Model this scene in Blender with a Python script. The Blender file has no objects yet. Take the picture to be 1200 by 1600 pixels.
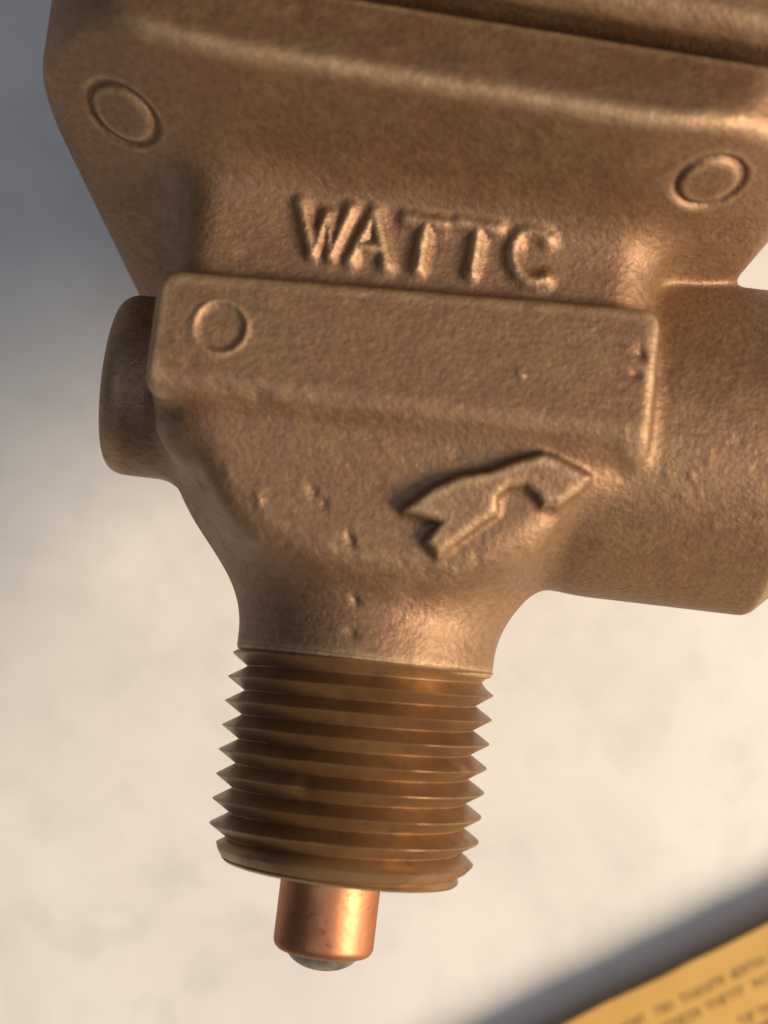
import bpy, bmesh, math, random
import numpy as np

MM = 0.001
scene = bpy.context.scene
COL = scene.collection
R = math.radians

# ------------------------------------------------------------------ camera
AXIS_Z = 40.0                    # height of the valve axis above the table top, mm
CAM_D = 120.0                    # camera above that axis, mm
cam_d = bpy.data.cameras.new('camera')
cam = bpy.data.objects.new('camera', cam_d)
COL.objects.link(cam)
cam.location = (0, 0, (AXIS_Z + CAM_D) * MM)
cam.rotation_euler = (0, 0, 0)
cam_d.sensor_fit = 'VERTICAL'
cam_d.sensor_height = 24.0
cam_d.sensor_width = 18.0
cam_d.lens = 36.0
cam_d.clip_start = 0.005
cam_d.clip_end = 50.0
cam_d.dof.use_dof = True
cam_d.dof.focus_distance = 0.116
cam_d.dof.aperture_fstop = 14.0
scene.camera = cam

# ------------------------------------------------------------------ room light
world = bpy.data.worlds.new('World')
scene.world = world
world.use_nodes = True
bg = world.node_tree.nodes['Background']
bg.inputs['Color'].default_value = (0.80, 0.88, 1.0, 1)
bg.inputs['Strength'].default_value = 0.09


def area_lamp(name, direction, dist, size, power, color):
    ld = bpy.data.lights.new(name, 'AREA')
    ld.shape = 'DISK'
    ld.size = size
    ld.energy = power
    ld.color = color
    o = bpy.data.objects.new(name, ld)
    COL.objects.link(o)
    v = np.array(direction, float)
    v /= np.linalg.norm(v)
    o.location = tuple(v * dist + np.array((0, 0, AXIS_Z * MM)))
    import mathutils
    o.rotation_euler = mathutils.Vector(tuple(v)).to_track_quat('Z', 'Y').to_euler()
    return o


area_lamp('table_lamp', (0.82, -0.25, 0.53), 0.70, 0.33, 9.1, (1.0, 0.83, 0.62))
area_lamp('overhead_fill', (-0.1, -0.1, 1.0), 1.6, 1.3, 4.7, (0.80, 0.86, 1.0))  # added cool fill from overhead for pad and shadowed table, no known lamp there

scene.view_settings.view_transform = 'Standard'
scene.view_settings.look = 'None'
scene.view_settings.exposure = 0.0
scene.view_settings.gamma = 1.0
scene.view_settings.use_curve_mapping = False


# ------------------------------------------------------------------ materials
class NT:
    def __init__(self, name):
        self.m = bpy.data.materials.new(name)
        self.m.use_nodes = True
        self.t = self.m.node_tree
        self.b = self.t.nodes['Principled BSDF']
        self.co = self.t.nodes.new('ShaderNodeTexCoord').outputs['Object']

    def link(self, a, b):
        self.t.links.new(a, b)

    def noise(self, scale, detail=4, rough=0.55, dist=0.0):
        n = self.t.nodes.new('ShaderNodeTexNoise')
        n.inputs['Scale'].default_value = scale
        n.inputs['Detail'].default_value = detail
        n.inputs['Roughness'].default_value = rough
        n.inputs['Distortion'].default_value = dist
        self.link(self.co, n.inputs['Vector'])
        return n.outputs['Fac']

    def ramp(self, fac, stops):
        r = self.t.nodes.new('ShaderNodeValToRGB')
        e = r.color_ramp.elements
        while len(e) < len(stops):
            e.new(0.5)
        for el, (p, c) in zip(e, stops):
            el.position = p
            el.color = (*c, 1) if len(c) == 3 else c
        self.link(fac, r.inputs['Fac'])
        return r.outputs['Color']

    def mix(self, fac, a, b, mode='MIX'):
        n = self.t.nodes.new('ShaderNodeMix')
        n.data_type = 'RGBA'
        n.blend_type = mode
        for s, v in ((n.inputs[0], fac), (n.inputs[6], a), (n.inputs[7], b)):
            if hasattr(v, 'links') or isinstance(v, bpy.types.NodeSocket):
                self.link(v, s)
            else:
                s.default_value = v
        return n.outputs[2]

    def rng(self, v, a, b, c, d):
        n = self.t.nodes.new('ShaderNodeMapRange')
        self.link(v, n.inputs['Value'])
        for i, q in enumerate((a, b, c, d)):
            n.inputs[i + 1].default_value = q
        return n.outputs['Result']

    def bump(self, h, strength, dist, prev=None):
        n = self.t.nodes.new('ShaderNodeBump')
        n.inputs['Strength'].default_value = strength
        n.inputs['Distance'].default_value = dist
        self.link(h, n.inputs['Height'])
        if prev is not None:
            self.link(prev, n.inputs['Normal'])
        return n.outputs['Normal']

    def set(self, **kw):
        for k, v in kw.items():
            s = self.b.inputs[k.replace('_', ' ')]
            if isinstance(v, bpy.types.NodeSocket):
                self.link(v, s)
            else:
                s.default_value = v


def mat_cast():
    n = NT('cast_bronze')
    big = n.noise(95, 5, 0.6)
    mid = n.noise(420, 4, 0.6)
    fine = n.noise(1900, 3)
    c = n.ramp(big, [(0.28, (0.235, 0.110, 0.055)), (0.50, (0.245, 0.130, 0.064)), (0.72, (0.25, 0.152, 0.072))])
    c = n.mix(n.rng(mid, 0.42, 0.66, 0.0, 0.6), c, (0.285, 0.165, 0.076, 1))
    c = n.mix(n.rng(fine, 0.42, 0.70, 0.0, 0.55), c, (0.13, 0.062, 0.030, 1))
    # convex edges are rubbed to paler metal, patchily
    at = n.t.nodes.new('ShaderNodeAttribute')
    at.attribute_name = 'wear'
    patch = n.rng(n.noise(650, 4, 0.65), 0.34, 0.62, 0.25, 1.0)
    wm = n.t.nodes.new('ShaderNodeMath')
    wm.operation = 'MULTIPLY'
    n.link(at.outputs['Fac'], wm.inputs[0])
    n.link(patch, wm.inputs[1])
    c = n.mix(n.rng(wm.outputs[0], 0.0, 1.0, 0.0, 0.75), c, (0.46, 0.31, 0.17, 1))
    sand = n.noise(5200, 2, 0.5)
    grains = n.noise(2500, 3, 0.6)
    lumps = n.noise(800, 3, 0.55)
    v = n.t.nodes.new('ShaderNodeTexVoronoi')
    v.inputs['Scale'].default_value = 430
    v.inputs['Randomness'].default_value = 1.0
    n.link(n.co, v.inputs['Vector'])
    # sparse irregular casting pits, some cells only
    sep = n.t.nodes.new('ShaderNodeSeparateColor')
    n.link(v.outputs['Color'], sep.inputs['Color'])
    few = n.rng(sep.outputs[0], 0.80, 1.0, 0.0, 1.0)
    hole = n.rng(v.outputs['Distance'], 0.10, 0.42, 1.0, 0.0)
    mul = n.t.nodes.new('ShaderNodeMath')
    mul.operation = 'MULTIPLY'
    n.link(few, mul.inputs[0])
    n.link(hole, mul.inputs[1])
    inv = n.rng(mul.outputs[0], 0.0, 1.0, 1.0, 0.0)
    nb = n.bump(lumps, 0.32, 0.00018)
    nb = n.bump(grains, 0.70, 0.00013, nb)
    nb = n.bump(sand, 0.45, 0.00005, nb)
    nb = n.bump(inv, 0.55, 0.00022, nb)
    n.set(Base_Color=c, Metallic=0.52, Specular_IOR_Level=0.9, Roughness=n.rng(mid, 0.3, 0.7, 0.47, 0.61), Normal=nb)
    return n.m


def mat_turned():
    n = NT('turned_bronze')
    big = n.noise(160, 5, 0.65)
    c1 = n.ramp(big, [(0.3, (0.18, 0.092, 0.038)), (0.52, (0.25, 0.135, 0.056)), (0.7, (0.30, 0.174, 0.074))])
    mid = n.noise(700, 4, 0.6)
    c1 = n.mix(n.rng(mid, 0.55, 0.72, 0.0, 0.6), c1, (0.12, 0.066, 0.030, 1))
    # lathe marks run round the axis: noise stretched along the turn
    sx = n.t.nodes.new('ShaderNodeMapping')
    sx.inputs['Scale'].default_value = (0.05, 1.0, 0.05)
    n.link(n.co, sx.inputs['Vector'])
    ln = n.t.nodes.new('ShaderNodeTexNoise')
    ln.inputs['Scale'].default_value = 5200
    ln.inputs['Detail'].default_value = 3
    n.link(sx.outputs['Vector'], ln.inputs['Vector'])
    nb = n.bump(ln.outputs['Fac'], 0.35, 0.00004)
    nb = n.bump(n.noise(1100, 3), 0.40, 0.00007, nb)
    n.set(Base_Color=c1, Metallic=0.55, Specular_IOR_Level=0.7, Roughness=n.rng(mid, 0.3, 0.7, 0.34, 0.50), Normal=nb)
    return n.m


def mat_copper():
    n = NT('copper')
    big = n.noise(260, 5, 0.65, 0.4)
    c1 = n.ramp(big, [(0.30, (0.30, 0.125, 0.070)), (0.48, (0.41, 0.175, 0.090)), (0.70, (0.50, 0.235, 0.115))])
    sp = n.noise(1000, 3)
    c2 = n.mix(n.rng(sp, 0.62, 0.74, 0.0, 0.6), c1, (0.10, 0.045, 0.025, 1))
    nb = n.bump(n.noise(420, 4), 0.5, 0.00012)
    n.set(Base_Color=c2, Metallic=0.9, Roughness=n.rng(big, 0.3, 0.7, 0.58, 0.46), Normal=nb)
    return n.m


def mat_solder():
    n = NT('grey_solder')
    c = n.ramp(n.noise(600, 3), [(0.3, (0.11, 0.10, 0.085)), (0.7, (0.30, 0.28, 0.24))])
    n.set(Base_Color=c, Metallic=0.6, Roughness=0.5, Normal=n.bump(n.noise(900, 2), 0.5, 0.0001))
    return n.m


def mat_table():
    n = NT('mottled_laminate')
    a = n.noise(42, 5, 0.62, 0.6)
    b = n.noise(150, 4, 0.6)
    c = n.ramp(a, [(0.30, (0.67, 0.655, 0.64)), (0.5, (0.745, 0.73, 0.71)), (0.68, (0.785, 0.77, 0.75))])
    c = n.mix(n.rng(b, 0.50, 0.74, 0.0, 0.45), c, (0.56, 0.552, 0.54, 1))
    v = n.t.nodes.new('ShaderNodeTexVoronoi')
    v.inputs['Scale'].default_value = 32
    v.inputs['Randomness'].default_value = 1.0
    n.link(n.co, v.inputs['Vector'])
    c = n.mix(n.rng(v.outputs['Distance'], 0.012, 0.035, 0.55, 0.0), c, (0.30, 0.295, 0.30, 1))
    n.set(Base_Color=c, Roughness=0.55, Specular_IOR_Level=0.3, Normal=n.bump(b, 0.15, 0.0003))
    return n.m


def mat_yellow():
    n = NT('yellow_card')
    c = n.ramp(n.noise(120, 4), [(0.3, (0.50, 0.28, 0.060)), (0.7, (0.58, 0.345, 0.085))])
    n.set(Base_Color=c, Roughness=0.6, Normal=n.bump(n.noise(900, 3), 0.1, 0.0001))
    return n.m


def mat_plain(name, col, rough=0.7):
    n = NT(name)
    c = n.mix(n.rng(n.noise(900, 2), 0.3, 0.7, 0.0, 0.5), (*col, 1), (*[min(1, q * 1.6) for q in col], 1))
    n.set(Base_Color=c, Roughness=rough)
    return n.m


CAST, TURNED, COPPER, SOLDER = mat_cast(), mat_turned(), mat_copper(), mat_solder()
TABLE, YELLOW = mat_table(), mat_yellow()
INK = mat_plain('brown_ink', (0.17, 0.095, 0.03))
CARD = mat_plain('card_edge', (0.45, 0.28, 0.10))


# ------------------------------------------------------------------ mesh helpers
def link(me, name, mat, parent=None):
    o = bpy.data.objects.new(name, me)
    COL.objects.link(o)
    if mat:
        me.materials.append(mat)
    if parent:
        o.parent = parent
    return o


def mesh_np(name, V, F, N=None):
    """V (n,3) in mm, F (m,4) quads, N optional point normals."""
    me = bpy.data.meshes.new(name)
    me.vertices.add(len(V))
    me.vertices.foreach_set('co', (np.asarray(V, np.float32) * MM).ravel())
    me.loops.add(F.size)
    me.loops.foreach_set('vertex_index', F.astype(np.int32).ravel())
    k = F.shape[1]
    me.polygons.add(len(F))
    me.polygons.foreach_set('loop_start', np.arange(0, F.size, k, dtype=np.int32))
    me.update(calc_edges=True)
    me.polygons.foreach_set('use_smooth', np.ones(len(F), bool))
    if N is not None:
        me.normals_split_custom_set_from_vertices(N.astype(np.float32).tolist())
    me.update()
    return me


def lathe(profile, n=96, y_axis=True):
    """profile: (r, y) list in mm, revolved about local Y."""
    pr = np.array(profile, float)
    t = np.linspace(0, 2 * math.pi, n, endpoint=False)
    V = np.stack([pr[:, None, 0] * np.sin(t), np.repeat(pr[:, 1:2], n, 1), pr[:, None, 0] * np.cos(t)], -1).reshape(-1, 3)
    i = np.arange(len(pr) - 1)[:, None]
    j = np.arange(n)[None]
    a = i * n + j
    b = i * n + (j + 1) % n
    F = np.stack([a, b, b + n, a + n], -1).reshape(-1, 4)
    return V, F


# ------------------------------------------------------------------ setting
def grid_plane(name, half, z, mat):
    me = bpy.data.meshes.new(name)
    h = half * MM
    me.from_pydata([(-h, -h, z * MM), (h, -h, z * MM), (h, h, z * MM), (-h, h, z * MM)], [], [(0, 1, 2, 3)])
    return link(me, name, mat)


table = grid_plane('tabletop', 900, 0.0, TABLE)
table['kind'] = 'structure'
table['label'] = 'pale mottled tabletop under the valve'
table['category'] = 'tabletop'

# ------------------------------------------------------------------ the valve: cast shape as a distance field
# local frame, mm: x towards the outlet, y up the valve axis (away from the thread), z towards the viewer
TILT = -6.8
valve = bpy.data.objects.new('relief_valve', None)
valve.empty_display_size = 0.01
COL.objects.link(valve)
valve.location = (1.3 * MM, 12.0 * MM, AXIS_Z * MM)
valve.rotation_euler = (R(-6.0), 0, R(TILT))      # thread end lifted a little
valve['label'] = 'cast bronze relief valve with threaded inlet and copper probe lying on the tabletop'
valve['category'] = 'valve'


def smin(a, b, k):
    h = np.maximum(k - np.abs(a - b), 0) / k
    return np.minimum(a, b) - h * h * k * 0.25


def smax(a, b, k):
    return -smin(-a, -b, k)


def rbox(x, y, z, c, h, r):
    qx = np.abs(x - c[0]) - (h[0] - r)
    qy = np.abs(y - c[1]) - (h[1] - r)
    qz = np.abs(z - c[2]) - (h[2] - r)
    o = np.sqrt(np.maximum(qx, 0) ** 2 + np.maximum(qy, 0) ** 2 + np.maximum(qz, 0) ** 2)
    return o + np.minimum(np.maximum(qx, np.maximum(qy, qz)), 0) - r


def plane(x, y, z, n, p):
    n = np.array(n, float)
    n /= np.linalg.norm(n)
    return (x - p[0]) * n[0] + (y - p[1]) * n[1] + (z - p[2]) * n[2]


def poly2d(x, y, pts):
    d = np.full(x.shape, 1e9)
    s = np.ones(x.shape)
    n = len(pts)
    for i in range(n):
        ax, ay = pts[i]
        bx, by = pts[i - 1]
        ex, ey = bx - ax, by - ay
        wx, wy = x - ax, y - ay
        t = np.clip((wx * ex + wy * ey) / (ex * ex + ey * ey), 0, 1)
        d = np.minimum(d, (wx - ex * t) ** 2 + (wy - ey * t) ** 2)
        c1, c2, c3 = y >= ay, y < by, ex * wy > ey * wx
        s = np.where((c1 & c2 & c3) | (~c1 & ~c2 & ~c3), -s, s)
    return s * np.sqrt(d)


def strokes(x, y, segs):
    d = np.full(x.shape, 1e9)
    for (ax, ay, bx, by) in segs:
        ex, ey = bx - ax, by - ay
        wx, wy = x - ax, y - ay
        t = np.clip((wx * ex + wy * ey) / (ex * ex + ey * ey), 0, 1)
        d = np.minimum(d, (wx - ex * t) ** 2 + (wy - ey * t) ** 2)
    return np.sqrt(d)


TEXT_Z, PAD_Z = 11.8, 14.0
ARC = [(9.85, 7.15), (9.2, 7.6), (8.4, 7.65), (7.75, 7.35), (7.35, 6.7), (7.3, 5.9), (7.5, 5.1), (7.95, 4.4), (8.6, 3.98),
       (9.3, 3.95), (9.95, 4.25)]
LETTERS = [   # strokes of W A T T and the worn last letter
    [(-8.7, 7.7, -7.45, 4.1), (-7.45, 4.1, -6.7, 7.0), (-6.7, 7.0, -6.1, 4.1), (-6.1, 4.1, -5.0, 7.7)],
    [(-4.6, 3.9, -3.25, 7.6), (-3.25, 7.6, -1.95, 3.9), (-4.1, 5.0, -2.5, 5.0)],
    [(-0.75, 7.5, 2.0, 7.4), (0.62, 7.45, 0.45, 3.9)],
    [(3.2, 7.65, 6.0, 7.55), (4.6, 7.6, 4.4, 4.0)],
    [(*ARC[i], *ARC[i + 1]) for i in range(len(ARC) - 1)],
]
EMBLEM = [(1.51, -13.2), (3.23, -11.57), (5.1, -10.45), (6.83, -10.01), (8.52, -9.14), (10.43, -8.32), (11.57, -8.55),
          (13.9, -9.48), (13.32, -10.36), (11.98, -11.5), (11.01, -11.62), (10.49, -10.92), (9.55, -10.45), (8.35, -10.82),
          (7.67, -11.57), (7.79, -12.58), (5.98, -14.23), (4.17, -15.91), (3.29, -15.13), (4.14, -13.69)]
BOWL_N, BOWL_P = (0, -0.12, 0.99), (0, -7.4, 12.6)
FRONT_N, FRONT_P = (0, -0.90, 0.435), (0, 13.8, 22.0)
CORNER_N, CORNER_P = (0.30, -0.86, 0.40), (20.6, 11.8, 15.2)
SIDE_N = (0.85, -0.527, 0)
# casting flaws: x, y, z, size, depth (negative stands proud), squash
PITS = [(-4.9, -12.66, 12.2, .42, .20, 1.6), (-4.1, -13.3, 12.1, .34, .16, 1.2), (-1.95, -15.56, 11.8, .44, .24, 1.9),
        (-1.14, -19.63, 10.1, .36, .20, 1.3), (-1.1, -21.9, 9.6, .40, .20, 1.1), (16.4, -0.7, 14.0, .40, .24, 1.3),
        (16.2, -2.1, 14.0, .34, .20, 0.8), (8.28, -3.04, 14.0, .34, -.16, 1.0), (-8.6, -13.5, 11.9, .40, -.16, 1.5),
        (-13.0, -12.5, 10.0, .5, .2, 1.3)]
_r = random.Random(11)
for _ in range(46):
    _x, _y = _r.uniform(-16, 16.5), _r.uniform(-7, 1.5)
    PITS.append((_x, _y, 14.0, _r.uniform(.26, .42), _r.choice((1, 1, -1)) * _r.uniform(.015, .045), _r.uniform(.6, 1.7)))
for _ in range(40):
    _x, _y = _r.uniform(-11, 13), _r.uniform(-17, -8)
    PITS.append((_x, _y, 12.0, _r.uniform(.26, .42), _r.choice((1, 1, -1)) * _r.uniform(.02, .05), _r.uniform(.6, 1.7)))
for _ in range(60):
    _x, _y = _r.uniform(19, 31), _r.uniform(-14, 6)
    PITS.append((_x, _y, math.sqrt(max(158 - (_y + 4.2) ** 2, 1)), _r.uniform(.28, .45), _r.choice((1, -1)) * _r.uniform(.02, .06), _r.uniform(.6, 1.7)))
for _ in range(40):
    _x, _y = _r.uniform(-20, 20), _r.uniform(14, 19)
    PITS.append((_x, _y, 22.0, _r.uniform(.3, .5), _r.choice((1, -1)) * _r.uniform(.015, .045), _r.uniform(.6, 1.7)))
# the two round marks of the flange underside and the one on the pad: centre, normal, radius
DISCS = [((-21.5, 12.1, 13.3), (-0.32, -0.85, 0.40), 2.65),
         ((19.56, 11.2, 16.5), (0.25, -0.87, 0.42), 2.3),
         ((-12.54, -2.27, PAD_Z), (0, 0, 1), 1.7)]


def fields(x, y, z):
    f = {}
    # block with the writing
    block = rbox(x, y, z, (0.2, 2.0, 0), (16.9, 13.0, TEXT_Z), 3.0)
    hx = np.abs(x)
    bd = smax(hx - 17.3, plane(hx, y, z, (0.762, -0.648, 0), (13.3, -15.3, 0)), 4.0)
    bd = smax(smax(bd, -20.0 - y, 4.0), y - 2.0, 1.0)
    bd = (bd + 0.27 * np.maximum(z - 1.5, 0)) / 1.035
    bowl = smax(smax(bd, plane(x, y, z, BOWL_N, BOWL_P), 1.9), -z - 10.5, 3.0)
    neck = smax(np.sqrt(x * x + z * z) - 9.55 + 0.5 * np.maximum(y + 16.5, 0), -23.7 - y, 0.4)
    f['body'] = smin(smin(block, bowl, 2.0), neck, 3.2)
    pad = smax(plane(x, y, z, (-0.038, 1, 0), (0, 1.75, 0)), plane(x, y, z, (-0.016, -1, 0), (0, -7.5, 0)), 0.5)
    pad = smax(pad, np.abs(x - 0.15) - 17.2, 1.6)
    pad = smax(smax(pad, z - PAD_Z, 0.8), 4.0 - z, 0.5)
    f['pad'] = smax(pad, plane(x, y, z, (0, -0.66, 0.75), (0, -6.3, PAD_Z)), 0.7)
    # bell and flange, not quite square to the axis
    yf = y + 0.045 * x
    ax, az = np.abs(x), np.abs(z)
    bell = plane(ax, yf, z, FRONT_N, FRONT_P)
    bell = smax(bell, plane(ax, yf, z, (0, -0.6, -0.8), (0, 6.0, -22.0)), 2.0)
    bell = smax(bell, plane(ax, yf, z, CORNER_N, CORNER_P), 1.5)
    bell = smax(bell, plane(np.abs(x + 0.7), yf, z, SIDE_N, (28.5, 14.5, 0)), 1.2)
    qx, qz = ax - 16.0, az - 10.0                 # flange outline with wide rounded corners
    rim = np.sqrt(np.maximum(qx, 0) ** 2 + np.maximum(qz, 0) ** 2) + np.minimum(np.maximum(qx, qz), 0) - 12.0
    rim = smax(rim, plane(x, yf, z, (0, 0.34, 0.94), (0, 13.6, 22.0)), 0.6)     # the rim leans back
    bell = smax(bell, rim, 1.0)
    f['flange'] = smax(bell, yf - 19.5, 0.5)
    # bonnet above the joint
    ybn = y + 0.07 * x
    lip = rbox(x, ybn, z, (0, 31.2, 0), (26.0, 10.2, 21.6), 2.0)
    core = rbox(x, ybn, z, (0, 25.0, 0), (22.0, 12.0, 15.0), 2.0)
    rear = smax(np.hypot(x, y - 31.0) - 9.0, np.maximum(z, -42.0 - z), 0.8)
    f['bonnet'] = np.minimum(np.minimum(lip, core), rear)
    # outlet
    r = np.sqrt((y + 4.2) ** 2 + z * z)
    out = smax(r - 12.6, x - 32.5, 0.3)
    out = smax(out, (r - 12.6 + x - 28.6) * 0.7071, 0.25)
    f['outlet'] = smax(out + 0.022 * np.maximum(17.0 - x, 0) ** 2, -np.maximum(r - 9.4, 20 - x), 0.3)
    r = np.sqrt((y + 4.63) ** 2 + z * z)
    f['boss'] = smax(np.maximum(r - 7.0, x + 8), -21.9 - x, 1.8)
    return f


def union(f):
    core = smin(f['body'], f['pad'], 1.0)
    a = smin(core, f['flange'], 3.4)
    b = smin(core, f['outlet'], 1.7)
    d = smin(a, b, 1.0)
    d = smin(d, f['boss'], 1.2)
    return np.minimum(d, f['bonnet'])


def letter_field(x, y, z, i):
    s = strokes((x - 0.6) / 0.95 + 0.6, (y - 5.8) / 0.95 + 5.8, LETTERS[i]) * 0.95
    return smax(s - 0.45 + 0.28 * np.maximum(z - TEXT_Z - 0.2, 0), np.abs(z - TEXT_Z) - 0.95, 0.6)


def emblem_field(x, y, z):
    h = plane(x, y, z, BOWL_N, BOWL_P)
    top = 1.45 + 0.13 * ((y + 11.5) - 0.5 * (x - 7.5))        # the upper edge stands highest
    return smax(poly2d(x, y, EMBLEM) - 0.18 + 0.14 * np.maximum(h - 0.4, 0), np.abs(h) - top, 0.5)


def disc_geo():
    out = []
    for c, n, r in DISCS:
        n = np.array(n, float) / np.linalg.norm(n)
        out.append((np.array(c, float), n, r))
    return out


DG = disc_geo()


def sdf(x, y, z, want=False):
    x, y, z = (np.asarray(q, np.float64) for q in (x, y, z))
    f = fields(x, y, z)
    d = union(f)
    base = d.copy() if want else None
    m = (x > -10) & (x < 12) & (y > 2.4) & (y < 9.4) & (z > 8)
    if m.any():
        for i in range(len(LETTERS)):
            d[m] = smin(d[m], letter_field(x[m], y[m], z[m], i), 0.8)
    m = (x > 0) & (x < 16) & (y > -17.5) & (y < -6.5) & (z > 7)
    if m.any():
        d[m] = smin(d[m], emblem_field(x[m], y[m], z[m]), 0.6)
    for q, (c, n, r) in enumerate(DG):
        m = (np.abs(x - c[0]) < 5) & (np.abs(y - c[1]) < 5) & (np.abs(z - c[2]) < 5)
        if not m.any():
            continue
        px, py, pz = x[m] - c[0], y[m] - c[1], z[m] - c[2]
        h = px * n[0] + py * n[1] + pz * n[2]
        rad = np.sqrt(np.maximum(px * px + py * py + pz * pz - h * h, 0))
        fall = np.exp(-(h / 1.2) ** 4)
        if q < 2:      # groove round a faintly raised disc
            d[m] += fall * (0.34 * np.exp(-((rad - r) / 0.27) ** 2) - 0.08 / (1 + np.exp((rad - r) / 0.12)))
        else:          # sunk disc with a soft lip
            d[m] += fall * (0.20 / (1 + np.exp((rad - r + 0.15) / 0.10)) - 0.12 * np.exp(-((rad - r - 0.15) / 0.22) ** 2))
    front = np.flatnonzero((z > 1) & (np.abs(d) < 1.5))
    if len(front):
        fx, fy, fz, fd = x[front], y[front], z[front], d[front]
        order = np.argsort(fx)
        fx, fy, fz, fd = fx[order], fy[order], fz[order], fd[order]
        for (a, b, c, r, dep, sq) in PITS:
            i0, i1 = np.searchsorted(fx, (a - 4 * r, a + 4 * r))
            if i1 > i0:
                v = fy[i0:i1] - b
                u = fx[i0:i1] - a + 0.4 * v
                near = np.exp(-((fz[i0:i1] - c) / 2.0) ** 4)
                fd[i0:i1] += dep * near * np.exp(-(u * u * sq + v * v / sq) / (r * r))
        d[front[order]] = fd
    if want:
        return d, f, base
    return d


def surface_nets(lo, hi, h, sub=4):
    lo = np.array(lo, float)
    nb = np.ceil((np.array(hi) - lo) / (h * sub)).astype(int)
    dims = nb * sub
    ci = [lo[a] + (np.arange(nb[a]) + 0.5) * h * sub - h * 0.5 for a in range(3)]
    X, Y, Z = np.meshgrid(*ci, indexing='ij')
    cd = sdf(X.ravel(), Y.ravel(), Z.ravel()).reshape(nb)
    vol = np.repeat(np.repeat(np.repeat(cd.astype(np.float32), sub, 0), sub, 1), sub, 2)
    near = np.argwhere(np.abs(cd) < h * sub * 1.9)
    off = np.stack(np.meshgrid(*[np.arange(sub)] * 3, indexing='ij'), -1).reshape(-1, 3)
    for s in range(0, len(near), 20000):
        ids = (near[s:s + 20000, None] * sub + off[None]).reshape(-1, 3)
        P = lo + ids * h
        vol[ids[:, 0], ids[:, 1], ids[:, 2]] = sdf(P[:, 0], P[:, 1], P[:, 2])
    neg = vol < 0
    cnt = np.zeros(tuple(dims - 1), np.int8)
    for a in (0, 1):
        for b in (0, 1):
            for c in (0, 1):
                cnt += neg[a:dims[0] - 1 + a, b:dims[1] - 1 + b, c:dims[2] - 1 + c]
    act = np.argwhere((cnt > 0) & (cnt < 8))
    idx = np.full(tuple(dims - 1), -1, np.int32)
    idx[act[:, 0], act[:, 1], act[:, 2]] = np.arange(len(act))
    acc = np.zeros((len(act), 3))
    num = np.zeros(len(act))
    corners = [(a, b, c) for a in (0, 1) for b in (0, 1) for c in (0, 1)]
    val = {q: vol[act[:, 0] + q[0], act[:, 1] + q[1], act[:, 2] + q[2]].astype(np.float64) for q in corners}
    for q in corners:
        for ax in range(3):
            if q[ax]:
                continue
            p = list(q)
            p[ax] = 1
            p = tuple(p)
            v0, v1 = val[q], val[p]
            m = (v0 < 0) != (v1 < 0)
            t = v0[m] / (v0[m] - v1[m])
            e = np.tile(np.array(q, float), (m.sum(), 1))
            e[:, ax] = t
            acc[m] += e
            num[m] += 1
    V = lo + (act + acc / num[:, None]) * h
    Fs = []
    for ax in range(3):
        s0 = [slice(1, dims[k] - 1) for k in range(3)]
        s1 = list(s0)
        s0[ax] = slice(0, dims[ax] - 1)
        s1[ax] = slice(1, dims[ax])
        a, b = neg[tuple(s0)], neg[tuple(s1)]
        e = np.argwhere(a != b)
        base = e + 1
        base[:, ax] -= 1
        flip = a[e[:, 0], e[:, 1], e[:, 2]]
        u, w = [(1, 2), (2, 0), (0, 1)][ax]
        du = np.zeros(3, int)
        dw = np.zeros(3, int)
        du[u] = 1
        dw[w] = 1
        g = lambda q: idx[q[:, 0], q[:, 1], q[:, 2]]
        quad = np.stack([g(base - du - dw), g(base - dw), g(base), g(base - du)], -1)
        quad[~flip] = quad[~flip][:, ::-1]
        Fs.append(quad)
    F = np.concatenate(Fs)
    F = F[(F >= 0).all(1)]

    def grad(P):
        e = 0.03
        k = np.array([(1, -1, -1), (-1, -1, 1), (-1, 1, -1), (1, 1, 1)], float)
        g = np.zeros_like(P)
        m = np.zeros(len(P))
        for q in k:
            d = sdf(*(P + e * q).T)
            g += q * d[:, None]
            m += d / 4
        return g / (4 * e), m
    for _ in range(2):
        g, d = grad(V)
        l = np.maximum(np.linalg.norm(g, axis=1), 0.3)
        step = np.clip(d / l, -0.5 * h, 0.5 * h)
        V = V - g / l[:, None] * step[:, None]
    g, _ = grad(V)
    e, lap = 0.75, np.zeros(len(V))               # how convex the surface is, for the rubbed edges
    for ax in np.eye(3):
        lap += sdf(*(V + e * ax).T) + sdf(*(V - e * ax).T)
    W = np.clip((lap / (e * e) - 0.20) / 0.75, 0, 1)
    N = g / np.maximum(np.linalg.norm(g, axis=1), 1e-6)[:, None]
    return V, F, N, W


V, F, N, WEAR = surface_nets((-31, -25.0, -43.5), (34.5, 43.6, 24), 0.24)
C = V[F].mean(1)
cx, cy, cz = C.T
_, ff, base = sdf(cx, cy, cz, True)
names = ['body', 'pad', 'flange', 'bonnet', 'outlet', 'boss']
bias = {'body': 0.0, 'pad': -0.05, 'flange': 0, 'bonnet': 0, 'outlet': 0, 'boss': -0.02}
lab = np.argmin(np.stack([ff[n] + bias[n] for n in names]), 0)
lab[(cx > 14) & (np.hypot(cy + 4.2, cz) < 11) & (cx > 17)] = 4       # bore of the outlet
near_text = (cx > -10) & (cx < 12) & (cy > 2.4) & (cy < 9.4) & (cz > 9)
for i in range(5):
    ld = np.full(len(C), 9.0)
    ld[near_text] = letter_field(cx[near_text], cy[near_text], cz[near_text], i)
    lab[(base > 0.10) & (ld < 0.14) & near_text] = 10 + i
near_e = (cx > 0) & (cx < 16) & (cy > -17.5) & (cy < -6.5) & (cz > 8)
ed = np.full(len(C), 9.0)
ed[near_e] = emblem_field(cx[near_e], cy[near_e], cz[near_e])
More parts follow.
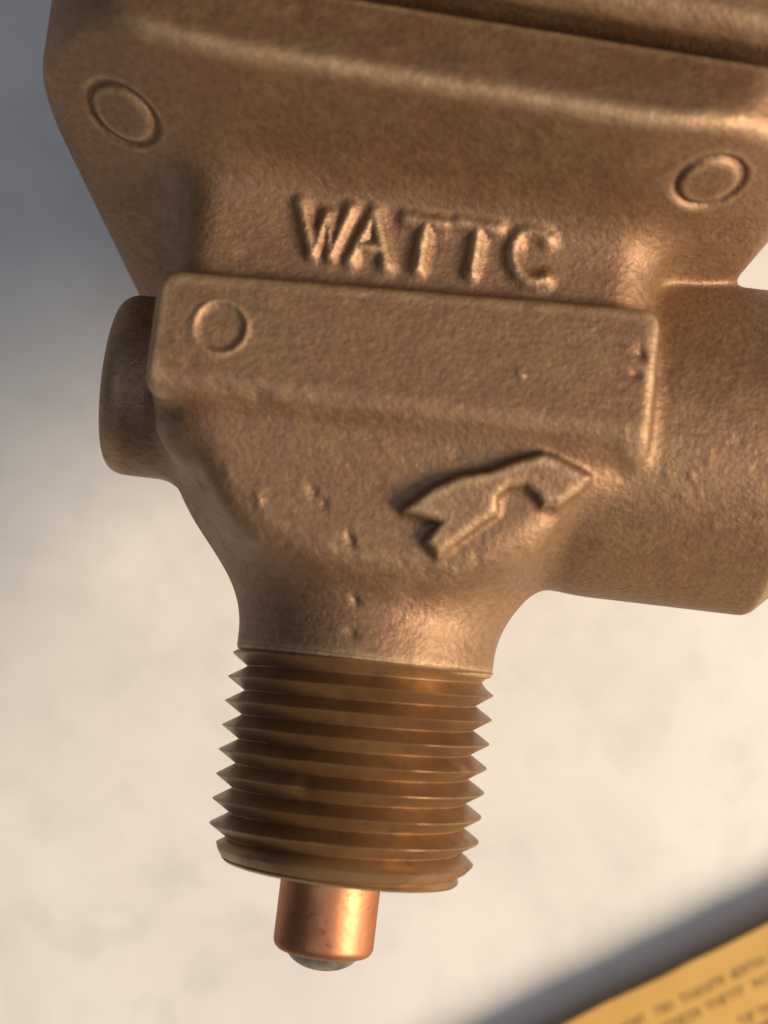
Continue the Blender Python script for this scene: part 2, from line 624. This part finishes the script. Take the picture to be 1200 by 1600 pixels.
lab[(base > 0.08) & (ed < 0.12) & near_e] = 20
for q, (c, n, r) in enumerate(DG):
    P = C - c
    h = P @ n
    rad = np.sqrt(np.maximum((P * P).sum(1) - h * h, 0))
    lab[(rad < r + (0.1 if q == 2 else -0.05)) & (np.abs(h) < 1.2)] = 30 + q


def part(code, name, parent, label=None):
    f = F[lab == code]
    used, inv = np.unique(f, return_inverse=True)
    me = mesh_np(name, V[used], inv.reshape(-1, 4), N[used])
    at = me.attributes.new('wear', 'FLOAT', 'POINT')
    at.data.foreach_set('value', WEAR[used].astype(np.float32))
    o = link(me, name, CAST, parent)
    if label:
        o['label'] = label
    return o


body = part(0, 'body', valve)
pad = part(1, 'front_pad', valve, 'flat raised rectangular pad across the front of the body')
flange = part(2, 'flange', valve, 'wide sloping flange above the writing')
bonnet = part(3, 'bonnet', valve, 'upper bonnet above the dark joint line')
outlet = part(4, 'outlet', valve, 'large round outlet pipe on the side')
boss = part(5, 'side_boss', valve, 'dark round boss on the shaded side')
for i, ch in enumerate('WATTC'):
    part(10 + i, 'raised_letter', body, 'raised cast letter ' + ch)
part(20, 'raised_emblem', body, 'raised arch shaped cast emblem below the pad')
part(30, 'round_mark', flange, 'round cast mark at the shaded end of the flange')
part(31, 'round_mark', flange, 'round cast mark at the outlet end of the flange')
part(32, 'round_mark', pad, 'small round cast mark on the pad')


# ------------------------------------------------------------------ inlet thread
def make_thread():
    pitch, y_top, y_bot = 1.83, -23.5, -39.4
    r_c, r_r = 10.16, 8.82
    n = 220
    th = np.linspace(0, 2 * math.pi, n + 1)
    prof = [(0.0, r_r), (0.015, r_r + 0.01), (0.475, r_c - 0.03), (0.50, r_c), (0.525, r_c - 0.03), (0.985, r_r + 0.01), (1.0, r_r)]
    rng = np.random.RandomState(4)
    turns = int((y_top - y_bot) / pitch) + 4
    VV, FF = [], []
    base_i = 0
    nick = np.cumsum(rng.randn(turns + 1, n + 1), 1) * 0.010
    for k in range(-1, turns):
        for s in range(len(prof) - 1):
            rows = []
            for sub in (0.0, 0.5, 1.0):
                p = prof[s][0] * (1 - sub) + prof[s + 1][0] * sub
                rr = prof[s][1] * (1 - sub) + prof[s + 1][1] * sub
                y = -35.22 - 3.25 * pitch + pitch * (k + p + th / (2 * math.pi))
                r = np.full_like(y, rr)
                ph = (rr - r_r) / (r_c - r_r)
                r = r + ph * np.clip(nick[k + 1] * np.sin(th / 2) , -0.10, 0.02)
                if k in (3, 5):
                    r = r - ph ** 2 * 0.40 * np.exp(-((th - (5.95 if k == 3 else 1.0)) / 0.09) ** 2)
                yc = np.clip(y, y_bot, y_top)
                lim = 8.95 + (yc - y_bot) * 0.68               # chamfered free end
                r = np.minimum(r, lim)
                run = np.clip((yc - (y_top - 1.7)) / 1.7, 0, 1)   # run-out against the neck
                r = np.maximum(r, r_r + run * 0.5)
                r = np.minimum(r, r_c - 0.25 * run)
                r = np.where(y <= y_bot, np.minimum(8.95, r), r)
                rows.append(np.stack([r * np.sin(th), yc, r * np.cos(th)], -1))
            VV.append(np.concatenate(rows))
            i = np.arange(2)[:, None]
            j = np.arange(n)[None]
            a = base_i + i * (n + 1) + j
            FF.append(np.stack([a, a + 1, a + n + 2, a + n + 1], -1).reshape(-1, 4))
            base_i += 3 * (n + 1)
    Vt, Ft = np.concatenate(VV), np.concatenate(FF)
    # drop collapsed rows beyond both ends
    e1 = Vt[Ft[:, 0]] - Vt[Ft[:, 2]]
    e2 = Vt[Ft[:, 1]] - Vt[Ft[:, 3]]
    keep = np.linalg.norm(np.cross(e1, e2), axis=1) > 1e-4
    return mesh_np('inlet_thread', Vt, Ft[keep][:, ::1])


thread = link(make_thread(), 'inlet_thread', TURNED, valve)
thread['label'] = 'turned male pipe thread below the neck'
Vl, Fl = lathe([(8.96, -39.4), (8.75, -39.6), (8.5, -39.65), (6.3, -39.65), (6.0, -39.4), (6.0, -30.0)])
end = link(mesh_np('thread_end', Vl, Fl[:, ::-1]), 'thread_end', TURNED, thread)

# ------------------------------------------------------------------ copper probe
PX = -0.55
prof = [(3.78, -30.0), (3.78, -44.9)]
prof += [(3.78 - 0.8 * (1 - math.cos(a)), -44.9 - 0.8 * math.sin(a)) for a in np.linspace(0.2, 1.45, 6)]
prof += [(2.9, -45.72), (2.6, -45.6), (0.01, -45.6)]
Vl, Fl = lathe(prof)
rng = np.random.RandomState(2)
Vl[:, 0] += PX
probe = link(mesh_np('probe', Vl, Fl[:, ::-1]), 'probe', COPPER, valve)
probe['label'] = 'shiny copper probe sticking out of the thread'
prof = [(2.8 * math.cos(a), -45.3 - 1.65 * math.sin(a)) for a in np.linspace(-0.1, 1.53, 14)]
Vl, Fl = lathe(prof, 48)
Vl[:, 0] += PX
tip = link(mesh_np('probe_tip', Vl, Fl[:, ::-1]), 'probe_tip', SOLDER, probe)
tip['label'] = 'dull grey rounded plug at the probe end'

# ------------------------------------------------------------------ yellow printed card box
BOX_H = 4.6
bx = bpy.data.objects.new('instruction_booklet', None)
bx.empty_display_size = 0.01
COL.objects.link(bx)
kz = 2400.0 / (AXIS_Z + CAM_D - BOX_H)
p0 = np.array(((885 - 600) / kz, (800 - 1600) / kz))
p1 = np.array(((1200 - 600) / kz, (800 - 1445) / kz))
ang = math.atan2(*(p1 - p0)[::-1])
bx.location = (p0[0] * MM, p0[1] * MM, 0)
bx.rotation_euler = (0, 0, ang)
bx['label'] = 'yellow booklet printed with small brown lines lying on the tabletop'
bx['category'] = 'booklet'


def slab(name, x0, x1, y0, y1, z0, z1, mat, parent, wob=0.0, seed=0):
    """thin sheet block with a slightly uneven outline, local mm."""
    rs = np.random.RandomState(seed)
    pts = []
    nx = 24
    for i in range(nx + 1):
        t = i / nx
        pts.append((x0 + (x1 - x0) * t, y1 + wob * rs.randn()))
    pts += [(x1, y0), (x0, y0)]
    bm = bmesh.new()
    lo = [bm.verts.new((x * MM, y * MM, z0 * MM)) for x, y in pts]
    hi = [bm.verts.new((x * MM, y * MM, z1 * MM)) for x, y in pts]
    bm.faces.new(hi[::-1])
    bm.faces.new(lo)
    for i in range(len(pts)):
        j = (i + 1) % len(pts)
        bm.faces.new((lo[j], lo[i], hi[i], hi[j]))
    bmesh.ops.recalc_face_normals(bm, faces=bm.faces)
    me = bpy.data.meshes.new(name)
    bm.to_mesh(me)
    bm.free()
    return link(me, name, mat, parent)


slab('pages', -29.5, 45.0, -40, -15.0, 0, BOX_H - 0.35, CARD, bx, 0.04, 1)
cover = slab('cover', -30, 45.5, -40.5, 0.0, BOX_H - 0.35, BOX_H, YELLOW, bx, 0.06, 2)


def ink_line(y, words, seed):
    """a line of small unreadable print: words are (x0, x1) along the line."""
    rs = random.Random(seed)
    bm = bmesh.new()
    z0, z1 = BOX_H + 0.002, BOX_H + 0.02
    for (x0, x1) in words:
        x = x0
        while x < x1 - 0.3:
            w = rs.uniform(0.42, 0.62)
            h = 0.95
            t = 0.19
            segs = [[(0, 0, t, h), (w - t, 0, w, h)], [(0, 0, t, h), (0, h - t, w, h)], [(0, 0, w, t), (0, h - t, w, h), (0, 0, t, h)],
                    [(0, 0, t, h), (0, h / 2, w, h / 2 + t), (w - t, 0, w, h)], [(w / 2 - t / 2, 0, w / 2 + t / 2, h), (0, h - t, w, h)],
                    [(0, 0, w, t), (0, h / 2, w, h / 2 + t), (w - t, 0, w, h)]][rs.randrange(6)]
            for (a, b, c, d) in segs:
                vs = [bm.verts.new(((x + u) * MM, (y + v) * MM, q * MM)) for q in (z0, z1) for u, v in ((a, b), (c, b), (c, d), (a, d))]
                for f in ((4, 5, 6, 7), (0, 1, 5, 4), (1, 2, 6, 5), (2, 3, 7, 6), (3, 0, 4, 7)):
                    bm.faces.new([vs[i] for i in f])
            x += w + 0.14
    me = bpy.data.meshes.new('print_line')
    bm.to_mesh(me)
    bm.free()
    return link(me, 'print_line', INK, cover)


ca, sa = math.cos(ang), math.sin(ang)


def on_card(cx_, cy_):
    px, py = 880 + cx_ / 3.75, 1430 + cy_ / 3.75
    d = np.array(((px - 600) / kz, (800 - py) / kz)) - p0
    return ca * d[0] + sa * d[1], -sa * d[0] + ca * d[1]


def words(*pairs):
    return [(on_card(*a)[0], on_card(*b)[0]) for a, b in pairs]


y1_ = on_card(810, 440)[1] - 0.45
y2_ = on_card(950, 490)[1] - 0.45
y3_ = on_card(1110, 590)[1] - 0.45
ink_line(y1_, [(-6.0, -1.5), (-0.6, 3.2)] + words(((330, 635), (475, 600)), ((540, 565), (630, 525)), ((690, 495), (935, 385)), ((985, 365), (1190, 270))) + [(21.5, 27), (28, 36)], 1)
ink_line(y2_, [(-2, 4.0)] + words(((575, 640), (790, 560)), ((840, 540), (1060, 430)), ((1110, 400), (1195, 370))) + [(20.5, 29), (30, 34)], 2)
ink_line(y3_, [(6, 10.5)] + words(((1030, 620), (1160, 580))) + [(18, 24), (25, 33)], 3)
for q in range(4, 12):
    ink_line(y3_ - 1.5 * (q - 3), [(0, 7), (8, 12), (13, 19), (20, 30)], q)
